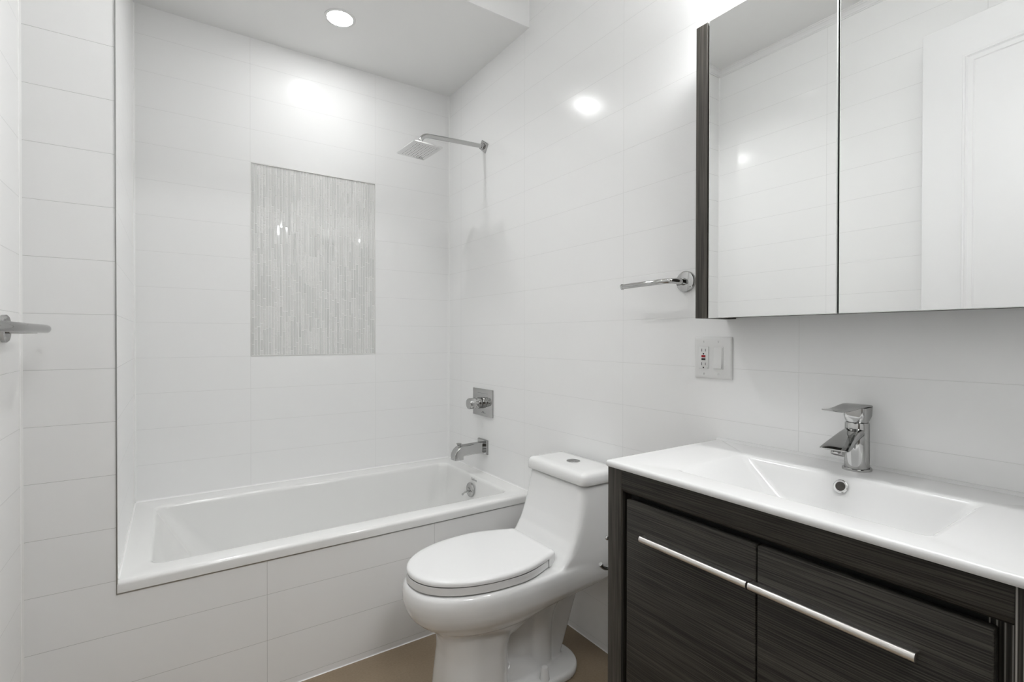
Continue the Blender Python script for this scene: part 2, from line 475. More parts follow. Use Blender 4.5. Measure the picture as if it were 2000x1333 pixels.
link_mesh('fill_lamp_base', add_lathe(BM(), (-0.95, -3.15, HC-0.1), (0, 0, -1), [(0, 0.30), (0.02, 0.30), (0.02, 0.27)], 48), LAMPT, t)
link_mesh('fill_lamp_shade', add_lathe(BM(), (-0.95, -3.15, HC-0.12), (0, 0, -1), [(0, 0.27), (0.03, 0.26), (0.05, 0.20), (0.06, 0.02)], 48), L_FILL, t)

# ================================================================== glass mosaic panel
t = thing('mosaic_panel', 'rectangular panel of upright pale glass mosaic sticks set into the back wall', 'wall mosaic', ((NX0+NX1)/2, 0.0, NZ0))
link_mesh('grout_bed', box(NX0+0.0005, NX1-0.0005, ND, 0.0118, NZ0+0.0005, NZ1-0.0005), GROUT, t, 0)
random.seed(7)
bm = BM()
ncol = 48; x0 = NX0+0.005; pit = (NX1-NX0-0.010)/ncol
for c in range(ncol):
    xa = x0 + c*pit + 0.0013; xb = x0 + (c+1)*pit - 0.0013
    z = NZ0+0.006 - random.uniform(0, 0.08)
    while z < NZ1-0.006:
        L = random.choice((0.048, 0.075, 0.098, 0.148)) + random.uniform(-0.004, 0.004)
        za, zb = max(z, NZ0+0.006), min(z+L, NZ1-0.006)
        z += L+0.0026
        if zb-za < 0.006: continue
        mi = random.choices((0, 1, 2), (0.46, 0.34, 0.20))[0]
        yf = ND - random.uniform(0.0014, 0.0019); e = 0.0007; ti = random.uniform(-0.00035, 0.00035)
        back = [(xa, ND+0.001, za), (xb, ND+0.001, za), (xb, ND+0.001, zb), (xa, ND+0.001, zb)]
        mid = [(xa, yf+e, za), (xb, yf+e, za), (xb, yf+e, zb), (xa, yf+e, zb)]
        frt = [(xa+e, yf-ti, za+e), (xb-e, yf+ti, za+e), (xb-e, yf+ti, zb-e), (xa+e, yf-ti, zb-e)]
        n0 = len(bm.faces)
        add_loft(bm, [back, mid, frt], False, True)
        bm.faces.ensure_lookup_table()
        for f in bm.faces[n0:]: f.material_index = mi
link_mesh('glass_sticks', bm, GL, t, 0)
bm = BM()
for a, b, c, d in ((NX0, NX1, NZ0, NZ0+0.0035), (NX0, NX1, NZ1-0.0035, NZ1), (NX0, NX0+0.0035, NZ0+0.0035, NZ1-0.0035), (NX1-0.0035, NX1, NZ0+0.0035, NZ1-0.0035)):
    add_box(bm, a, b, -0.0012, 0.008, c, d)
link_mesh('edge_frame', bm, simple('mosaic_edge_metal', (0.80, 0.80, 0.78), 0.3, metal=0.6), t, 0)

# ================================================================== bathtub
def build_tub():
    t = thing('bathtub', 'white rectangular alcove bathtub set behind the tiled apron', 'bathtub', (-W/2, -DT/2, 0.0))
    xo0, xo1, yo0, yo1 = -W+0.0005, -0.0005, -DT-0.0030, -0.0005
    n = 10
    R = []
    R.append(ring_z(rrect(xo0, xo1, yo0, yo1, 0.001, n), 0.4432))
    R.append(ring_z(rrect(xo0, xo1, yo0, yo1, 0.001, n), 0.4640))
    for k in range(1, 6):
        a = math.pi/2*k/5; s = 0.0135
        R.append([(x, yo0 + s*(1-math.cos(a)) if y < -0.6 else y, 0.4642+s*math.sin(a)) for x, y in rrect(xo0, xo1, yo0, yo1, 0.001, n)])
    ix0, ix1, iy0, iy1 = -1.402, -0.078, -0.742, -0.100
    def inner(d, z, r=0.045, dl=0.0, dr=0.0, df=0.0, db=0.0):
        return ring_z(rrect(ix0+d+dl, ix1-d-dr, iy0+d+df, iy1-d-db, r, n), z)
    R.append(inner(-0.010, 0.4777, 0.050))
    R.append(inner(-0.005, 0.4770, 0.047))
    R.append(inner(0.0, 0.4745))
    R.append(inner(0.004, 0.4690))
    R.append(inner(0.006, 0.4600))
    R.append(inner(0.010, 0.42, 0.055, 0.020, 0.004, 0.002, 0.002))
    R.append(inner(0.016, 0.34, 0.07, 0.062, 0.010, 0.006, 0.006))
    R.append(inner(0.024, 0.24, 0.09, 0.120, 0.018, 0.012, 0.012))
    R.append(inner(0.032, 0.17, 0.10, 0.170, 0.026, 0.018, 0.018))
    R.append(inner(0.046, 0.125, 0.11, 0.220, 0.040, 0.030, 0.030))
    R.append(inner(0.075, 0.100, 0.11, 0.280, 0.070, 0.050, 0.050))
    R.append(inner(0.140, 0.092, 0.08, 0.340, 0.120, 0.090, 0.090))
    bm = add_loft(BM(), R, False, True)
    link_mesh('tub_shell', bm, ACRYL, t, 50)
    # overflow plate with trip lever on the drain end
    c = Vector((-0.0975, -0.432, 0.4105)); ax = Vector((-1, 0, 0.06)).normalized()
    p = link_mesh('overflow_plate', add_lathe(BM(), c, ax, [(0.0, 0.036), (0.004, 0.0365), (0.008, 0.034), (0.011, 0.028), (0.0125, 0.012), (0.0125, 0.0)], 48), CHROME, t)
    bm = BM(); q = c+ax*0.012
    add_lathe(bm, q, ax, [(0, 0.012), (0.006, 0.011), (0.008, 0.006)], 24)
    add_tube(bm, [q+ax*0.003, q+Vector((-0.028, -0.004, -0.010)), q+Vector((-0.040, -0.006, -0.016))], [0.0042, 0.0036, 0.0050], 14)
    link_mesh('trip_lever', bm, CHROME, p)
    # small dark maker's word printed above the overflow
    cu = bpy.data.curves.new('word', 'FONT'); cu.body = 'Bellwe'; cu.size = 0.020; cu.align_x = 'CENTER'
    to = bpy.data.objects.new('word', cu); COL.objects.link(to)
    bpy.context.view_layer.update()
    me = bpy.data.meshes.new_from_object(to.evaluated_get(bpy.context.evaluated_depsgraph_get()))
    bpy.data.objects.remove(to)
    bm = BM(); bm.from_mesh(me)
    mt = Matrix(((0, 0, -1, -0.0900), (-1, 0, 0, -0.452), (0, 1, 0, 0.4575), (0, 0, 0, 1)))
    bmesh.ops.transform(bm, matrix=mt, verts=bm.verts)
    link_mesh('maker_word', bm, INK, t, 0)
build_tub()

# ================================================================== shower
def build_shower():
    yc = -0.396
    t = thing('wall_shower', 'chrome rectangular rain shower head on a wall arm above the tub', 'shower head', (0.0, yc, 2.168))
    q = [(-0.385, 2.207), (-0.440, 2.171), (-0.411, 2.131), (-0.356, 2.171)]
    cx = sum(a for a, b in q)/4; cz = sum(b for a, b in q)/4
    def sc(f, x): return [(x, cx+(a-cx)*f, cz+(b-cz)*f) for a, b in q]
    bm = add_loft(BM(), [sc(1.0, 0.0), sc(1.0, -0.005), sc(0.90, -0.009)])
    add_lathe(bm, (-0.008, cx, cz), (-1, 0, 0), [(0, 0.017), (0.006, 0.0165), (0.010, 0.0125)], 28)
    link_mesh('wall_flange', bm, CHROME, t, 30)
    pts = [(0.0, cx, cz), (-0.15, cx-0.001, 2.163), (-0.300, cx, 2.1555)]
    for k in range(1, 9):
        a = math.radians(90*k/8); r = 0.042
        pts.append((-0.300-0.004-r*math.sin(a)-0.010, cx, 2.1555-0.001-r*(1-math.cos(a))))
    pts.append((-0.356, cx, 2.096))
    link_mesh('shower_arm', add_tube(BM(), pts, 0.0105, 24), CHROME, t)
    hx, hy, hz = -0.3624, -0.400, 2.0705; sx, sy = 0.146, 0.219; tx, ty = -0.0336, 0.035
    def P(a, b, dz): return (hx+a, hy+b, hz+tx*a+ty*b+dz)
    bm = BM()
    rings = []
    for ins, dz in ((0.003, 0.0), (0.0, 0.0015), (0.0, 0.0065), (0.003, 0.008), (0.040, 0.011)):
        rings.append([P(a, b, dz) for a, b in rrect(-sx/2+ins, sx/2-ins, -sy/2+ins, sy/2-ins, 0.005, 4)])
    add_loft(bm, rings)
    head = link_mesh('head_plate', bm, CHROMEB, t, 30)
    bm = add_lathe(BM(), P(0.004, 0.0, 0.010), (0, 0, 1), [(0, 0.020), (0.006, 0.019), (0.009, 0.013), (0.016, 0.014), (0.026, 0.013)], 28)
    link_mesh('swivel_joint', bm, CHROME, t, 30)
    bm = BM()
    for i in range(8):
        for j in range(12):
            a = (i-3.5)*0.0145; b = (j-5.5)*0.0152
            add_lathe(bm, P(a, b, 0.0005), (0, 0, -1), [(0, 0.0021), (0.0010, 0.0018)], 8)
    link_mesh('nozzles', bm, BLACK, head, 0)
build_shower()

# shower valve
def build_valve():
    t = thing('shower_valve', 'chrome rectangular shower valve plate with round knob on the plumbing wall', 'shower valve', (0.0, -0.396, 0.842))
    y0, y1, z0, z1 = -0.492, -0.296, 0.7705, 0.9115
    bm = box(-0.009, 0.0, y0, y1, z0, z1, 0.0015, 2)
    p = link_mesh('valve_plate', bm, CHROME, t, 30)
    yc, zc = -0.398, 0.840
    link_mesh('engraved_line', box(-0.0096, -0.0088, yc-0.052, yc+0.050, 0.8885, 0.8896), INK, p, 0)
    link_mesh('engraved_word', box(-0.0096, -0.0088, yc-0.028, yc+0.014, 0.7868, 0.7882), INK, p, 0)
    link_mesh('engraved_mark', box(-0.0096, -0.0088, yc-0.014, yc+0.004, 0.7910, 0.7940), INK, p, 0)
    bm = add_lathe(BM(), (-0.008, yc, zc), (-1, 0, 0), [(0, 0.0295), (0.014, 0.0295), (0.014, 0.0300), (0.0145, 0.0265)], 40)
    link_mesh('valve_sleeve', bm, CHROME, t, 30)
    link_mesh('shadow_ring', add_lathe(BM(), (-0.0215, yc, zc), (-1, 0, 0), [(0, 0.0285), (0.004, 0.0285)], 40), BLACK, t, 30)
    bm = add_lathe(BM(), (-0.0255, yc, zc), (-1, 0, 0), [(0, 0.0285), (0.001, 0.0290), (0.020, 0.0290), (0.021, 0.0275), (0.030, 0.0275), (0.031, 0.0265)], 40)
    for k in range(12):
        a = 2*math.pi*k/12
        add_tube(bm, [(-0.044, yc+0.0255*math.cos(a), zc+0.0255*math.sin(a)), (-0.060, yc+0.0255*math.cos(a), zc+0.0255*math.sin(a))], 0.0045, 10)
    add_lathe(bm, (-0.056, yc, zc), (-1, 0, 0), [(0, 0.024), (0.002, 0.028), (0.033, 0.028), (0.037, 0.026), (0.038, 0.023)], 40)
    link_mesh('knob', bm, CHROME, t, 30)
build_valve()

# tub spout
def build_spout():
    yc = -0.393
    t = thing('tub_spout', 'chrome squared tub spout with pull-up diverter above the tub rim', 'tub spout', (0.0, yc, 0.61))
    bm = BM()
    q = [(yc+0.044, 0.6495), (yc-0.050, 0.6495), (yc-0.050, 0.5755), (yc+0.044, 0.5755)]
    cy = yc-0.003; cz = 0.6125
    def sc(f, x): return [(x, cy+(a-cy)*f, cz+(b-cz)*f) for a, b in q]
    add_loft(bm, [sc(1, 0), sc(1, -0.006), sc(0.93, -0.012)])
    link_mesh('wall_flange', bm, CHROME, t, 30)
    # body: section swept along a bent path, square nose
    hw = 0.025
    prof = []
    def sec(cx_, cz_, nx, nz, h):
        # n = in-plane normal (x,z); h half height
        r = 0.006; out = []
        for a, b in rrect(-hw, hw, -h, h, r, 4):
            out.append((cx_+nx*b, yc-0.002+a, cz_+nz*b))
        return out
    rings = [sec(-0.010, 0.6085, 0, 1, 0.0265), sec(-0.06, 0.6080, 0, 1, 0.0260), sec(-0.115, 0.6060, 0, 1, 0.0255), sec(-0.128, 0.6050, 0, 1, 0.0255)]
    for k in range(1, 9):
        a = math.radians(90*k/8); R_ = 0.0275
        rings.append(sec(-0.128-R_*math.sin(a), 0.6050-R_*(1-math.cos(a)), -math.sin(a), math.cos(a), 0.0255))
    rings.append(sec(-0.1555, 0.5630, -1, 0, 0.0255))
    add_loft(bm_ := BM(), rings)
    link_mesh('spout_body', bm_, CHROME, t, 30)
    bm = add_lathe(BM(), (-0.146, yc-0.002, 0.618), (0, 0, 1), [(0, 0.009), (0.008, 0.008), (0.014, 0.0075), (0.018, 0.0095), (0.022, 0.013), (0.025, 0.013), (0.026, 0.011)], 24)
    link_mesh('diverter_knob', bm, CHROME, t, 30)
build_spout()

# ================================================================== toilet
def build_toilet():
    YC = -1.217
    t = thing('toilet', 'white one-piece toilet with closed lid between the bathtub and the vanity', 'toilet', (-0.38, YC, 0.0))
    def out(ub, uf, hm, bh, um=0.45, ex=2.25, rc=0.03, N=72):
        """plan outline (u from the wall, v sideways): squared back, oval front"""
        pts = []
        nf = 40
        for k in range(nf+1):                       # front half, from -v to +v
            a = -math.pi/2 + math.pi*k/nf
            c, s = math.cos(a), math.sin(a)
            pts.append((um + (uf-um)*abs(c)**(2/ex), hm*math.copysign(abs(s)**(2/ex), s)))
        nb = 16
        for side in (1, -1):
            seg = []
            for k in range(1, nb):                  # smooth taper from widest to the back corner
                f = k/nb
                u = um + (ub+rc-um)*f
                v = bh + (hm-bh)*math.cos(math.pi/2*f)
                seg.append((u, side*v))
            for k in range(0, 7):                   # rounded back corner
                a = math.radians(90*k/6)
                seg.append((ub+rc-rc*math.sin(a), side*(bh-rc+rc*math.cos(a))))
            pts += seg if side == 1 else []
            if side == -1: pts += list(reversed(seg))
        return pts
    def R(o, z): return [(-u, YC+v, z) for u, v in o]
    YS = 0.010                                     # bowl and seat sit a touch towards the tub
    def RB(o, z): return [(-u, YC+YS+v, z) for u, v in o]
    bm = BM()
    # upper body: bowl rim and deck
    add_loft(bm, [RB(out(0.40, 0.640, 0.095, 0.080, 0.50), 0.205),
                  RB(out(0.335, 0.650, 0.108, 0.088, 0.48), 0.240),
                  RB(out(0.300, 0.668, 0.126, 0.100, 0.46), 0.266),
                  RB(out(0.270, 0.697, 0.148, 0.114), 0.282),
                  RB(out(0.200, 0.722, 0.164, 0.134), 0.300),
                  RB(out(0.090, 0.741, 0.176, 0.154), 0.318),
                  RB(out(0.016, 0.752, 0.184, 0.164), 0.340),
                  RB(out(0.012, 0.758, 0.188, 0.168), 0.365),
                  RB(out(0.012, 0.758, 0.189, 0.168), 0.387),
                  RB(out(0.012, 0.754, 0.186, 0.167), 0.406),
                  RB(out(0.012, 0.746, 0.179, 0.164), 0.4155)])
    # tank, flaring forwards into the deck
    def tank(u1, h, r=0.03): return rrect(0.012, u1, -h, h, r, 8)
    add_loft(bm, [R(tank(0.345, 0.166), 0.385), R(tank(0.310, 0.166), 0.412), R(tank(0.282, 0.166), 0.432), R(tank(0.262, 0.165), 0.455), R(tank(0.240, 0.165), 0.490), R(tank(0.220, 0.164), 0.540),
                  R(tank(0.204, 0.162), 0.60), R(tank(0.195, 0.160), 0.645), R(tank(0.191, 0.159), 0.669)])
    # front column of the pedestal
    def colm(u0, u1, h): return rrect(u0, u1, -h, h, 0.085, 8)
    add_loft(bm, [R(colm(0.430, 0.660, 0.116), 0.0), R(colm(0.430, 0.652, 0.112), 0.10), R(colm(0.425, 0.644, 0.107), 0.18), R(colm(0.400, 0.645, 0.105), 0.26)])
    # web, foot, belly behind the column
    add_loft(bm, [R(rrect(0.185, 0.50, -0.026, 0.026, 0.02, 6), 0.0), R(rrect(0.112, 0.50, -0.028, 0.028, 0.02, 6), 0.20), R(rrect(0.062, 0.50, -0.034, 0.034, 0.02, 6), 0.335)])
    add_loft(bm, [R(rrect(0.122, 0.50, -0.118, 0.118, 0.112, 10), 0.0), R(rrect(0.122, 0.50, -0.118, 0.118, 0.112, 10), 0.019), R(rrect(0.130, 0.50, -0.110, 0.110, 0.105, 10), 0.027)])
    # trapway bulging out of the web: sump bump, rising leg, arch to the back, drop
    add_tube(bm, [(-q[0], YC, q[1]) for q in smooth_path([(0.43, 0.055, 0), (0.385, 0.040, 0), (0.345, 0.030, 0), (0.315, 0.012, 0)], 5)], 0.056, 18)
    add_tube(bm, [(-q[0], YC, q[1]) for q in smooth_path([(0.268, 0.004, 0), (0.268, 0.08, 0), (0.266, 0.16, 0), (0.250, 0.225, 0), (0.205, 0.275, 0), (0.150, 0.305, 0), (0.110, 0.320, 0)], 6)], 0.050, 18)
    body = link_mesh('china_body', bm, CHINA, t)
    bake(body, [('REMESH', dict(mode='VOXEL', voxel_size=0.005)), ('SMOOTH', dict(factor=0.5, iterations=6))])
    body.data.materials.clear(); body.data.materials.append(CHINA)
    # tank lid
    bm = BM()
    def lid(i, b=0.0): return [(-(0.016+i) - (0.212-i*2+b*0 - 0.016)*0 if False else x, y) for x, y in []]
    def lr(i, z):
        pts = []
        for u, v in rrect(0.012+i, 0.199-i, -0.170+i, 0.170-i, max(0.026-i, 0.006), 8):
            bow = 0.008*(1-(v/0.17)**2) if u > 0.1 else 0.0
            pts.append((-(u+bow), YC+v, z))
        return pts
    add_loft(bm, [lr(0.010, 0.6725), lr(0.003, 0.6735), lr(0.001, 0.677), lr(0.0, 0.690), lr(0.001, 0.700), lr(0.004, 0.708), lr(0.010, 0.7135), lr(0.018, 0.716), lr(0.04, 0.7172)])
    lid_o = link_mesh('tank_lid', bm, CHINA, t, 60)
    # flush button: ring with two push halves
    c = (-0.104, YC-0.004, 0.7165)
    b = link_mesh('flush_button', add_lathe(BM(), c, (0, 0, 1), [(0, 0.0255), (0.0025, 0.0255), (0.0035, 0.023), (0.0020, 0.0215)], 40), CHROME, t, 30)
    for s in (1, -1):
        n = 16; rr = 0.0205
        p2 = [(c[0]+rr*math.cos(a)*1.0, c[1]+s*(0.0008+rr*math.sin(a))) for a in [math.pi*k/n for k in range(n+1)]]
        bm = BM(); add_loft(bm, [ring_z(p2, 0.7182), ring_z(p2, 0.7205), ring_z([(c[0]+(x-c[0])*0.9, c[1]+s*0.001+(y-c[1]-s*0.001)*0.9) for x, y in p2], 0.7212)])
        link_mesh('button_half', bm, CHROME, b, 30)
    # seat ring
    def seat(g, ub=0.314): return out(ub+g, 0.748-g, 0.178-g, 0.143-g, 0.455, 2.2, 0.012)
    bm = BM()
    add_loft(bm, [RB(seat(0.003), 0.4205), RB(seat(0.002), 0.4215), RB(seat(0.002), 0.4432), RB(seat(0.0026), 0.4437), RB(seat(0.010), 0.4390), RB(seat(0.05), 0.4390), RB(seat(0.05), 0.4205), RB(seat(0.003), 0.4205)], False, False)
    bmesh.ops.remove_doubles(bm, verts=bm.verts, dist=1e-5)
    link_mesh('seat', bm, SEATP, t, 40)
    for du, dv in ((0.68, 0.075), (0.68, -0.075), (0.40, 0.150), (0.40, -0.150)):
        link_mesh('bumper', box(-du-0.012, -du+0.012, YC+YS+dv-0.008, YC+YS+dv+0.008, 0.4150, 0.4210), SEATP, t, 0)
    for du, dv in ((0.68, 0.075), (0.68, -0.075)):
        link_mesh('lid_bumper', box(-du-0.012, -du+0.012, YC+YS+dv-0.008, YC+YS+dv+0.008, 0.4385, 0.4475), SEATP, t, 0)
    # lid with a rounded edge and slight dome
    def L(g): return out(0.277+g*0.6, 0.746-g, 0.1770-g, 0.130-g, 0.470, 2.15, 0.016)
    base = L(0.010)
    def Ls(f): return [(0.50+(u-0.50)*f, v*f) for u, v in base]
    bm = add_loft(BM(), [RB(L(0.001), 0.4468), RB(L(0.0), 0.4472), RB(L(0.0), 0.4520), RB(L(0.001), 0.4565), RB(L(0.004), 0.4600), RB(L(0.010), 0.4622), RB(Ls(0.92), 0.4632), RB(Ls(0.7), 0.4642), RB(Ls(0.4), 0.4647), RB(Ls(0.1), 0.4648)])
    link_mesh('lid', bm, SEATP, t, 60)
    # skirt at the back of the lid dropping beside the hinges
    for s in (1, -1):
        edge = sorted([(u, v) for u, v in L(0.0008) if v*s > 0.09 and u < 0.318])
        loop = edge + [(u, v-s*0.007) for u, v in reversed(edge)]
        link_mesh('lid_skirt', add_loft(BM(), [RB(loop, 0.4190), RB(loop, 0.4530)]), SEATP, t, 40)
    for s in (1, -1):
        bm = add_tube(BM(), [(-0.268, YC+s*0.095, 0.428), (-0.268, YC+s*0.138, 0.428)], 0.011, 20)
        add_box(bm, -0.280, -0.256, YC+s*0.117-0.018, YC+s*0.117+0.018, 0.413, 0.428, 0.003, 2)
        link_mesh('hinge', bm, SEATP, t, 35)
    for s in (1, -1):
        bm = add_lathe(BM(), (-0.306, YC+s*0.093, 0.022), (0, 0, 1), [(0, 0.0170), (0.006, 0.0168), (0.042, 0.0118), (0.045, 0.0100), (0.046, 0.005)], 28)
        link_mesh('bolt_cap', bm, SEATP, t, 30)
build_toilet()

# ================================================================== vanity
VX = -0.4500                      # front plane of the frame
VY0, VY1 = -1.7490, -2.5170       # far and near sides
def build_vanity():
    t = thing('vanity_cabinet', 'dark charcoal wood vanity cabinet with two doors under the sink', 'vanity cabinet', (-0.22, (VY0+VY1)/2, 0.0))
    ZT = 0.8628
    link_mesh('side_panel', box(VX, -0.002, VY0-0.0440, VY0, 0.0, ZT, 0.0008, 1), WOOD_V, t, 30)
    link_mesh('side_panel', box(VX, -0.002, VY1, VY1+0.0420, 0.0, ZT, 0.0008, 1), WOOD_Z, t, 30)
    a, b = VY1+0.0425, VY0-0.0445
    # top rail: flat face whose lower edge curves back over the doors
    prof = [(VX+0.001, ZT-0.0005), (VX+0.001, 0.8190), (VX+0.0025, 0.8120), (VX+0.008, 0.8065), (VX+0.016, 0.8030), (VX+0.030, 0.8015), (VX+0.030, ZT-0.0005)]
    bm = add_loft(BM(), [[(x, y, z) for x, z in prof] for y in (a, b)])
    link_mesh('top_rail', bm, WOOD_H, t, 40)
    # right inner stile with streaked upright grain and dark carcass behind the doors
    link_mesh('inner_stile', box(VX+0.026, VX+0.048, a, a+0.030, 0.10, 0.8010), WOOD_Z, t, 0)
    bm = BM()
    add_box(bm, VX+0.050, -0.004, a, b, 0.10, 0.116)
    add_box(bm, VX+0.034, VX+0.0495, a+0.0305, b, 0.10, 0.800)
    link_mesh('carcass', bm, BLACK, t, 0)
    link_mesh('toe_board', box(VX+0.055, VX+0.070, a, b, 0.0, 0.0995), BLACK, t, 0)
    # doors
    mid = -2.1305
    for y0, y1, hy0, hy1 in ((mid+0.0012, -1.8092, -2.1205, -1.8645), (-2.4560, mid-0.0012, -2.3760, -2.1245)):
        d = link_mesh('door', box(VX+0.001, VX+0.021, y0, y1, 0.125, 0.7945, 0.003, 2), WOOD_H, t, 30)
        zc = 0.7235
        # bar pull: sloping satin face on a thin foot
        sec = [(VX+0.001, zc+0.0020), (VX-0.0130, zc+0.0036)] + [(VX-0.0135-0.0062*math.sin(k*math.pi/10), zc-0.0032+0.0072*math.cos(k*math.pi/10)) for k in range(11)] + [(VX-0.0115, zc-0.0095), (VX-0.0105, zc+0.0002), (VX+0.001, zc-0.0010)]
        bm = add_loft(BM(), [[(x, y, z) for x, z in sec] for y in (hy0, hy1)])
        link_mesh('handle', bm, SATIN, d, 60)
build_vanity()

# sink top with moulded rectangular basin
def build_sink():
    t = thing('sink_top', 'glossy white ceramic sink top with a shallow rectangular basin on the vanity', 'sink', (-0.23, -2.13, 0.8635))
    X0, X1, Y0, Y1 = -0.4618, -0.0005, -2.5250, -1.7493
    n = 8
    ZT = 0.8780
    R = []
    def o(i, z, r=0.008): return ring_z(rrect(X0+i, X1-i*0.0, Y0+i, Y1-i, max(r-i, 0.002), n), z)
    R.append(o(0.006, 0.8636)); R.append(o(0.001, 0.8640)); R.append(o(0.0, 0.8665)); R.append(o(0.0, 0.8715))
    R.append(o(0.0012, 0.8755)); R.append(o(0.0042, 0.8778)); R.append(o(0.008, ZT))
    bx0, bx1, by0, by1 = -0.3930, -0.1300, -2.3720, -1.9080
    def b(l, r, f, k, z, rad): return ring_z(rrect(bx0+f, bx1-k, by0+l, by1-r, rad, n), z)
    # l near end, r far end, f front, k back
    R.append(b(-0.007, -0.007, -0.005, -0.005, ZT, 0.020))
    R.append(b(-0.003, -0.003, -0.002, -0.002, ZT-0.0006, 0.020))
    R.append(b(0.001, 0.002, 0.001, 0.001, ZT-0.0024, 0.020))
    R.append(b(0.006, 0.010, 0.004, 0.004, ZT-0.0065, 0.020))
    R.append(b(0.012, 0.024, 0.007, 0.007, ZT-0.016, 0.022))
    R.append(b(0.024, 0.055, 0.014, 0.014, ZT-0.040, 0.026))
    R.append(b(0.034, 0.086, 0.022, 0.022, ZT-0.064, 0.030))
    R.append(b(0.042, 0.106, 0.030, 0.030, ZT-0.080, 0.034))
    R.append(b(0.054, 0.124, 0.040, 0.040, ZT-0.091, 0.036))
    R.append(b(0.080, 0.150, 0.056, 0.056, ZT-0.098, 0.036))
    R.append(b(0.180, 0.240, 0.110, 0.110, ZT-0.102, 0.015))
    bm = add_loft(BM(), R, False, True)
    # underside
    link_mesh('basin', bm, CERAM, t, 45)
    link_mesh('back_lip', add_loft(BM(), [[(-0.012, y, ZT-0.002), (-0.012, y, ZT+0.0004), (-0.008, y, ZT+0.0016), (-0.0045, y, ZT+0.0050), (-0.0030, y, ZT+0.0058), (-0.0006, y, ZT+0.0058), (-0.0006, y, ZT-0.002)] for y in (Y0+0.003, Y1-0.003)]), CERAM, t, 60)
    # overflow ring on the back slope; paler chrome imitates the basin's white reflection
    c = Vector((-0.1422, -2.143, 0.8560)); ax = Vector((-1, 0, 0.40)).normalized()
    ring = link_mesh('overflow_ring', add_lathe(BM(), c-ax*0.002, ax, [(0, 0.0145), (0.0030, 0.0145), (0.0042, 0.0128), (0.0036, 0.0098), (0.0022, 0.0094)], 36), CHROMEB, t, 30)
    link_mesh('overflow_hole', add_lathe(BM(), c-ax*0.001, ax, [(0, 0.0095), (0.0024, 0.0095)], 28), DARKH, ring, 30)
    dz = ZT-0.102
    link_mesh('drain', add_lathe(BM(), (-0.262, -2.155, dz), (0, 0, 1), [(0, 0.032), (0.002, 0.031), (0.003, 0.026), (0.001, 0.022), (0.006, 0.020), (0.009, 0.012)], 36), CHROME, t, 30)
build_sink()

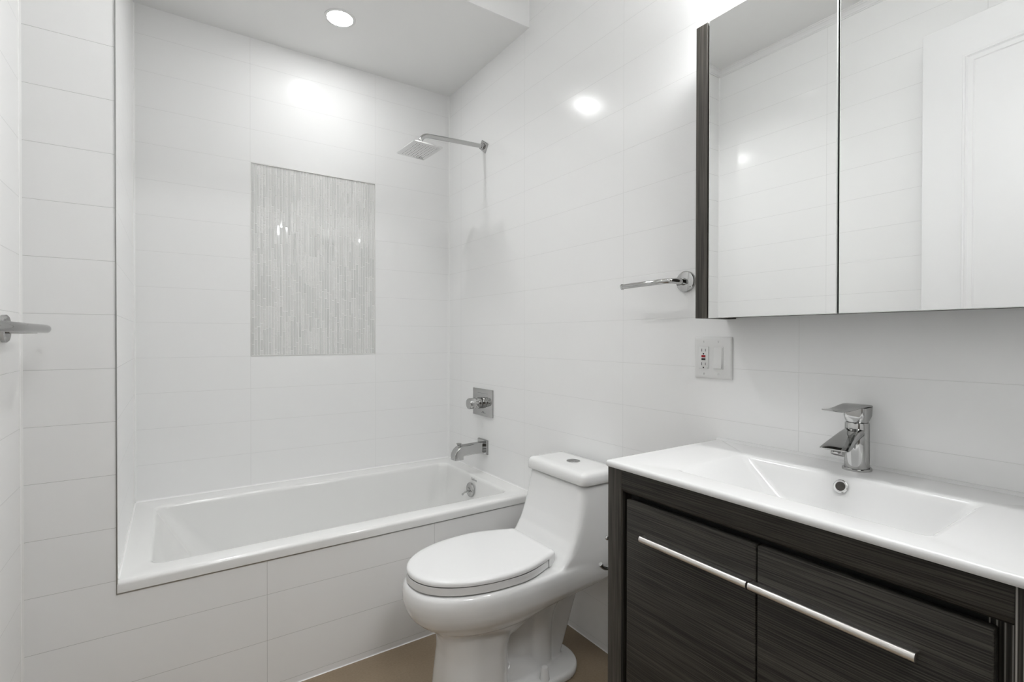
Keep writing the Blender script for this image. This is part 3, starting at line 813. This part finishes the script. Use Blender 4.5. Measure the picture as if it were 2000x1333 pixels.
# faucet
def build_faucet():
    cx, cy, z0 = -0.0475, -2.1370, 0.8780
    t = thing('basin_faucet', 'chrome single-lever basin faucet standing behind the sink basin', 'faucet', (cx, cy, z0))
    def oval(rx, ry, n=40, ox=0.0):
        return [(cx+ox+rx*math.copysign(abs(math.cos(a))**0.86, math.cos(a)), cy+ry*math.copysign(abs(math.sin(a))**0.86, math.sin(a))) for a in [2*math.pi*k/n for k in range(n)]]
    bm = add_loft(BM(), [ring_z(oval(0.0300, 0.0280), z0), ring_z(oval(0.0300, 0.0280), z0+0.004), ring_z(oval(0.0288, 0.0268), z0+0.0055)])
    link_mesh('base_plate', bm, CHROME, t, 30)
    bm = add_loft(BM(), [ring_z(oval(0.0252, 0.0236), z0+0.0055), ring_z(oval(0.0248, 0.0233), z0+0.06), ring_z(oval(0.0244, 0.0230), z0+0.106), ring_z(oval(0.0234, 0.0220), z0+0.1085)])
    link_mesh('body', bm, CHROME, t, 30)
    # spout: flares to a wide flat mouth
    def sec(x, zt, zb, hw, hump=0.0, n=24):
        pts = []
        for k in range(n):
            a = 2*math.pi*k/n
            c, s = math.cos(a), math.sin(a)
            y = hw*math.copysign(abs(c)**0.7, c)
            zc = (zt+zb)/2; hh = (zt-zb)/2
            z = zc + hh*math.copysign(abs(s)**0.8, s)
            if s > 0: z += hump*(abs(c)**2)
            pts.append((x, cy+y, z))
        return pts
    S = [sec(cx-0.002, 0.9770, 0.9570, 0.0205), sec(cx-0.020, 0.9750, 0.9530, 0.0210), sec(cx-0.040, 0.9695, 0.9480, 0.0220, 0.001), sec(cx-0.060, 0.9620, 0.9430, 0.0238, 0.002),
         sec(cx-0.080, 0.9535, 0.9390, 0.0262, 0.002), sec(cx-0.098, 0.9460, 0.9360, 0.0285, 0.001), sec(cx-0.112, 0.9405, 0.9345, 0.0295), sec(cx-0.115, 0.9385, 0.9360, 0.0280)]
    link_mesh('spout', add_loft(BM(), S), CHROME, t, 40)
    a = link_mesh('aerator', add_lathe(BM(), (cx-0.090, cy, 0.938), (-0.42, 0, -1), [(0, 0.0135), (0.015, 0.0132), (0.016, 0.0118), (0.0145, 0.0108)], 32), CHROME, t, 30)
    link_mesh('aerator_screen', add_lathe(BM(), (cx-0.0953, cy, 0.9253), (-0.42, 0, -1), [(0, 0.0110), (0.0017, 0.0110)], 28), DARKH, a, 30)
    # handle block and lever
    zt = z0+0.110
    bm = BM()
    def blk(hx0, hx1, hy, r=0.010): return rrect(cx+hx0, cx+hx1, cy-hy, cy+hy, r, 5)
    add_loft(bm, [ring_z(blk(-0.0205, 0.0195, 0.0205, 0.017), zt-0.001), ring_z(blk(-0.0212, 0.0220, 0.0212, 0.013), zt+0.004), ring_z(blk(-0.0220, 0.0285, 0.0220, 0.009), zt+0.013), ring_z(blk(-0.0225, 0.0290, 0.0225, 0.009), zt+0.028), ring_z(blk(-0.0225, 0.0290, 0.0225, 0.009), zt+0.033)])
    h = link_mesh('handle_block', bm, CHROME, t, 30)
    L = []
    for x, z, th, hw in ((0.0255, zt+0.0340, 0.0030, 0.0215), (0.0, zt+0.0370, 0.0035, 0.0225), (-0.022, zt+0.0375, 0.0040, 0.0222), (-0.050, zt+0.0358, 0.0040, 0.0200), (-0.080, zt+0.0335, 0.0036, 0.0180), (-0.110, zt+0.0335, 0.0028, 0.0158), (-0.134, zt+0.0362, 0.0020, 0.0135), (-0.144, zt+0.0378, 0.0012, 0.0110)):
        L.append([(cx+x, cy+a, z+b) for a, b in rrect(-hw, hw, -th, th, min(th*0.9, 0.003), 4)])
    link_mesh('lever', add_loft(BM(), L), CHROME, t, 40)
build_faucet()

# ================================================================== mirror cabinet
def build_mirror():
    XF = -0.140; ZB, ZT = 1.2325, 2.0345
    Y0, Y1 = -1.7736, -2.4900
    t = thing('mirror_cabinet', 'wall cabinet with two mirrored doors and dark wood sides above the sink', 'mirror cabinet', (-0.07, (Y0+Y1)/2, ZB))
    PW = 0.0355
    link_mesh('side_panel', box(XF, -0.0005, Y0-PW, Y0, ZB, ZT, 0.0006, 1), WOOD_V, t, 30)
    link_mesh('side_panel', box(XF, -0.0005, Y1, Y1+PW, ZB, ZT, 0.0006, 1), WOOD_V, t, 30)
    bm = BM()
    add_box(bm, XF+0.022, -0.0005, Y1+PW, Y0-PW, ZB+0.004, ZB+0.020)
    add_box(bm, XF+0.022, -0.0005, Y1+PW, Y0-PW, ZT-0.020, ZT-0.004)
    add_box(bm, -0.014, -0.0005, Y1+PW, Y0-PW, ZB+0.020, ZT-0.020)
    link_mesh('carcass', bm, WOOD_H, t, 0)
    mid = -2.1334
    for a, b in ((mid+0.0022, Y0-PW-0.0045), (Y1+PW+0.0045, mid-0.0022)):
        d = link_mesh('door', box(XF+0.006, XF+0.021, a+0.0015, b-0.0015, ZB+0.002, ZT-0.002), BLACK, t, 0)
        bm = BM(); e = 0.0014
        xs = XF+0.0055; xf = XF+0.0004
        def q(i, x): return [(x, a+i, ZB-0.0005+i), (x, b-i, ZB-0.0005+i), (x, b-i, ZT+0.0005-i), (x, a+i, ZT+0.0005-i)]
        add_loft(bm, [q(0, xs), q(0, xf+e*0.6), q(e, xf)], True, False)
        link_mesh('mirror_edge', bm, GLASSE, d, 0)
        bm = BM(); bm.faces.new([bm.verts.new(p) for p in q(e, xf)])
        link_mesh('mirror_glass', bm, MIRROR, d, 0)
build_mirror()

# ================================================================== wall plate with outlet and rocker switch
def build_plate():
    y0, y1, z0, z1 = -1.8000, -1.6735, 1.0560, 1.1815
    t = thing('switch_plate', 'white double wall plate with outlet and rocker switch beside the mirror cabinet', 'switch plate', (0.0, (y0+y1)/2, (z0+z1)/2))
    bm = BM()
    add_loft(bm, [[(x, y, z) for y, z in rrect(y0+i, y1-i, z0+i, z1-i, 0.004, 4)] for x, i in ((0.0, 0.0), (-0.0025, 0.0), (-0.0048, 0.0018), (-0.0060, 0.0055), (-0.0063, 0.010))])
    link_mesh('cover_plate', bm, PLAST, t, 40)
    zc = (z0+z1)/2
    yo, ysw = -1.7080, -1.7560
    o = link_mesh('outlet', box(-0.0088, -0.0055, yo-0.0166, yo+0.0166, zc-0.0335, zc+0.0335, 0.0012, 2), PLAST, t, 30)
    X = (-0.0093, -0.0086)
    for s_ in (0.0225, -0.0190):
        link_mesh('slot', box(*X, yo+0.0052, yo+0.0066, zc+s_-0.0042, zc+s_+0.0042), BLKB, o, 0)
        link_mesh('slot', box(*X, yo-0.0074, yo-0.0060, zc+s_-0.0038, zc+s_+0.0038), BLKB, o, 0)
        link_mesh('ground_hole', add_lathe(BM(), (-0.0086, yo, zc+s_-0.0110), (-1, 0, 0), [(0, 0.0024), (0.0007, 0.0024)], 16), BLKB, o, 0)
    link_mesh('indicator', box(*X, yo-0.0135, yo-0.0125, zc-0.0315, zc-0.0300), BLKB, o, 0)
    link_mesh('reset_button', box(-0.0102, -0.0085, yo-0.0066, yo+0.0066, zc+0.0008, zc+0.0075, 0.0004, 1), RED, o, 0)
    link_mesh('test_button', box(-0.0102, -0.0085, yo-0.0066, yo+0.0066, zc-0.0080, zc-0.0020, 0.0004, 1), BLKB, o, 0)
    s = link_mesh('switch_frame', box(-0.0078, -0.0055, ysw-0.0166, ysw+0.0166, zc-0.0335, zc+0.0335, 0.0012, 2), PLAST, t, 30)
    bm = BM()
    a, b = ysw-0.0135, ysw+0.0135
    add_loft(bm, [[(-0.0070, y, zc-0.030), (-0.0070, y, zc+0.030), (-0.0092, y, zc+0.030), (-0.0098, y, zc), (-0.0128, y, zc-0.030)] for y in (a, b)])
    link_mesh('rocker', bm, PLAST, s, 20)
    for yy in (yo, ysw):
        for zz in (zc+0.0485, zc-0.0485):
            bm = add_lathe(BM(), (-0.0060, yy, zz), (-1, 0, 0), [(0, 0.0034), (0.0008, 0.0032), (0.0012, 0.0020)], 18)
            sc_ = link_mesh('screw', bm, PLAST, t, 30)
            link_mesh('screw_slot', box(-0.0075, -0.0070, yy-0.0005, yy+0.0005, zz-0.0026, zz+0.0026), simple('screw_slot', (0.35, 0.35, 0.34), 0.5), sc_, 0)
build_plate()

# ================================================================== towel arm beside the mirror, towel bar, hook
def build_towel_arm():
    y, z = -1.6400, 1.3555
    t = thing('towel_holder', 'chrome single-post towel arm on the right wall left of the mirror cabinet', 'towel holder', (0.0, y, z))
    link_mesh('wall_flange', add_lathe(BM(), (0, y, z), (-1, 0, 0), [(0, 0.0335), (0.007, 0.0335), (0.0095, 0.0320), (0.0105, 0.0290)], 48), CHROME, t, 30)
    pts = smooth_path([(-0.008, y+0.004, z), (-0.035, y+0.008, z+0.001), (-0.056, y+0.020, z+0.001), (-0.067, y+0.048, z), (-0.069, y+0.085, z-0.001), (-0.069, y+0.150, z-0.002), (-0.069, y+0.206, z-0.003)], 7)
    bm = add_tube(BM(), pts, [0.0120 - 0.0036*min(1, i/12) for i in range(len(pts))], 22)
    link_mesh('arm', bm, CHROME, t, 40)
    e = pts[-1]
    link_mesh('end_stop', add_lathe(BM(), e+Vector((0, -0.002, 0)), (0, 1, 0), [(0, 0.0085), (0.001, 0.0100), (0.005, 0.0100), (0.007, 0.0080)], 28), CHROME, t, 30)
build_towel_arm()

def build_towel_bar():
    z = 1.1990; d = 0.065; xb = -W2+d
    t = thing('towel_bar', 'chrome towel bar with rounded end on the left wall by the tub', 'towel bar', (-W2, -1.20, z))
    ya, yb = -0.908, -1.560
    pts = [(xb, ya, z), (xb, ya-0.0015, z), (xb, ya-0.004, z), (xb, ya-0.009, z), (xb, yb+0.009, z), (xb, yb+0.004, z), (xb, yb, z)]
    link_mesh('bar', add_tube(BM(), pts, [0.002, 0.0055, 0.0085, 0.0108, 0.0108, 0.0085, 0.002], 28), CHROME, t, 40)
    for yy in (-0.990, -1.475):
        bm = add_lathe(BM(), (-W2, yy, z-0.001), (1, 0, 0), [(0, 0.0330), (0.008, 0.0330), (0.0105, 0.0300), (0.011, 0.0120), (d-0.004, 0.0110)], 44)
        link_mesh('post', bm, CHROME, t, 30)
build_towel_bar()

def build_hook():
    t = thing('robe_hook', 'small chrome hook poking out from the side of the vanity beside the toilet', 'hook', (-0.375, VY0, 0.615))
    link_mesh('back_plate', box(-0.392, -0.358, VY0-0.0004, VY0+0.006, 0.560, 0.672, 0.0015, 1), CHROME, t, 30)
    pts = smooth_path([(-0.370, VY0+0.003, 0.600), (-0.376, VY0+0.028, 0.588), (-0.390, VY0+0.044, 0.5795), (-0.406, VY0+0.049, 0.5765), (-0.419, VY0+0.049, 0.5830), (-0.4275, VY0+0.049, 0.5925)], 6)
    link_mesh('prong', add_tube(BM(), pts, 0.0056, 16), CHROME, t, 40)
    bm = add_tube(BM(), [(-0.376, VY0+0.003, 0.655), (-0.390, VY0+0.030, 0.655), (-0.4015, VY0+0.047, 0.655)], 0.0040, 14)
    bmesh.ops.create_uvsphere(bm, u_segments=16, v_segments=10, radius=0.0062, matrix=Matrix.Translation((-0.4035, VY0+0.049, 0.655)))
    link_mesh('knob', bm, CHROME, t, 40)
build_hook()
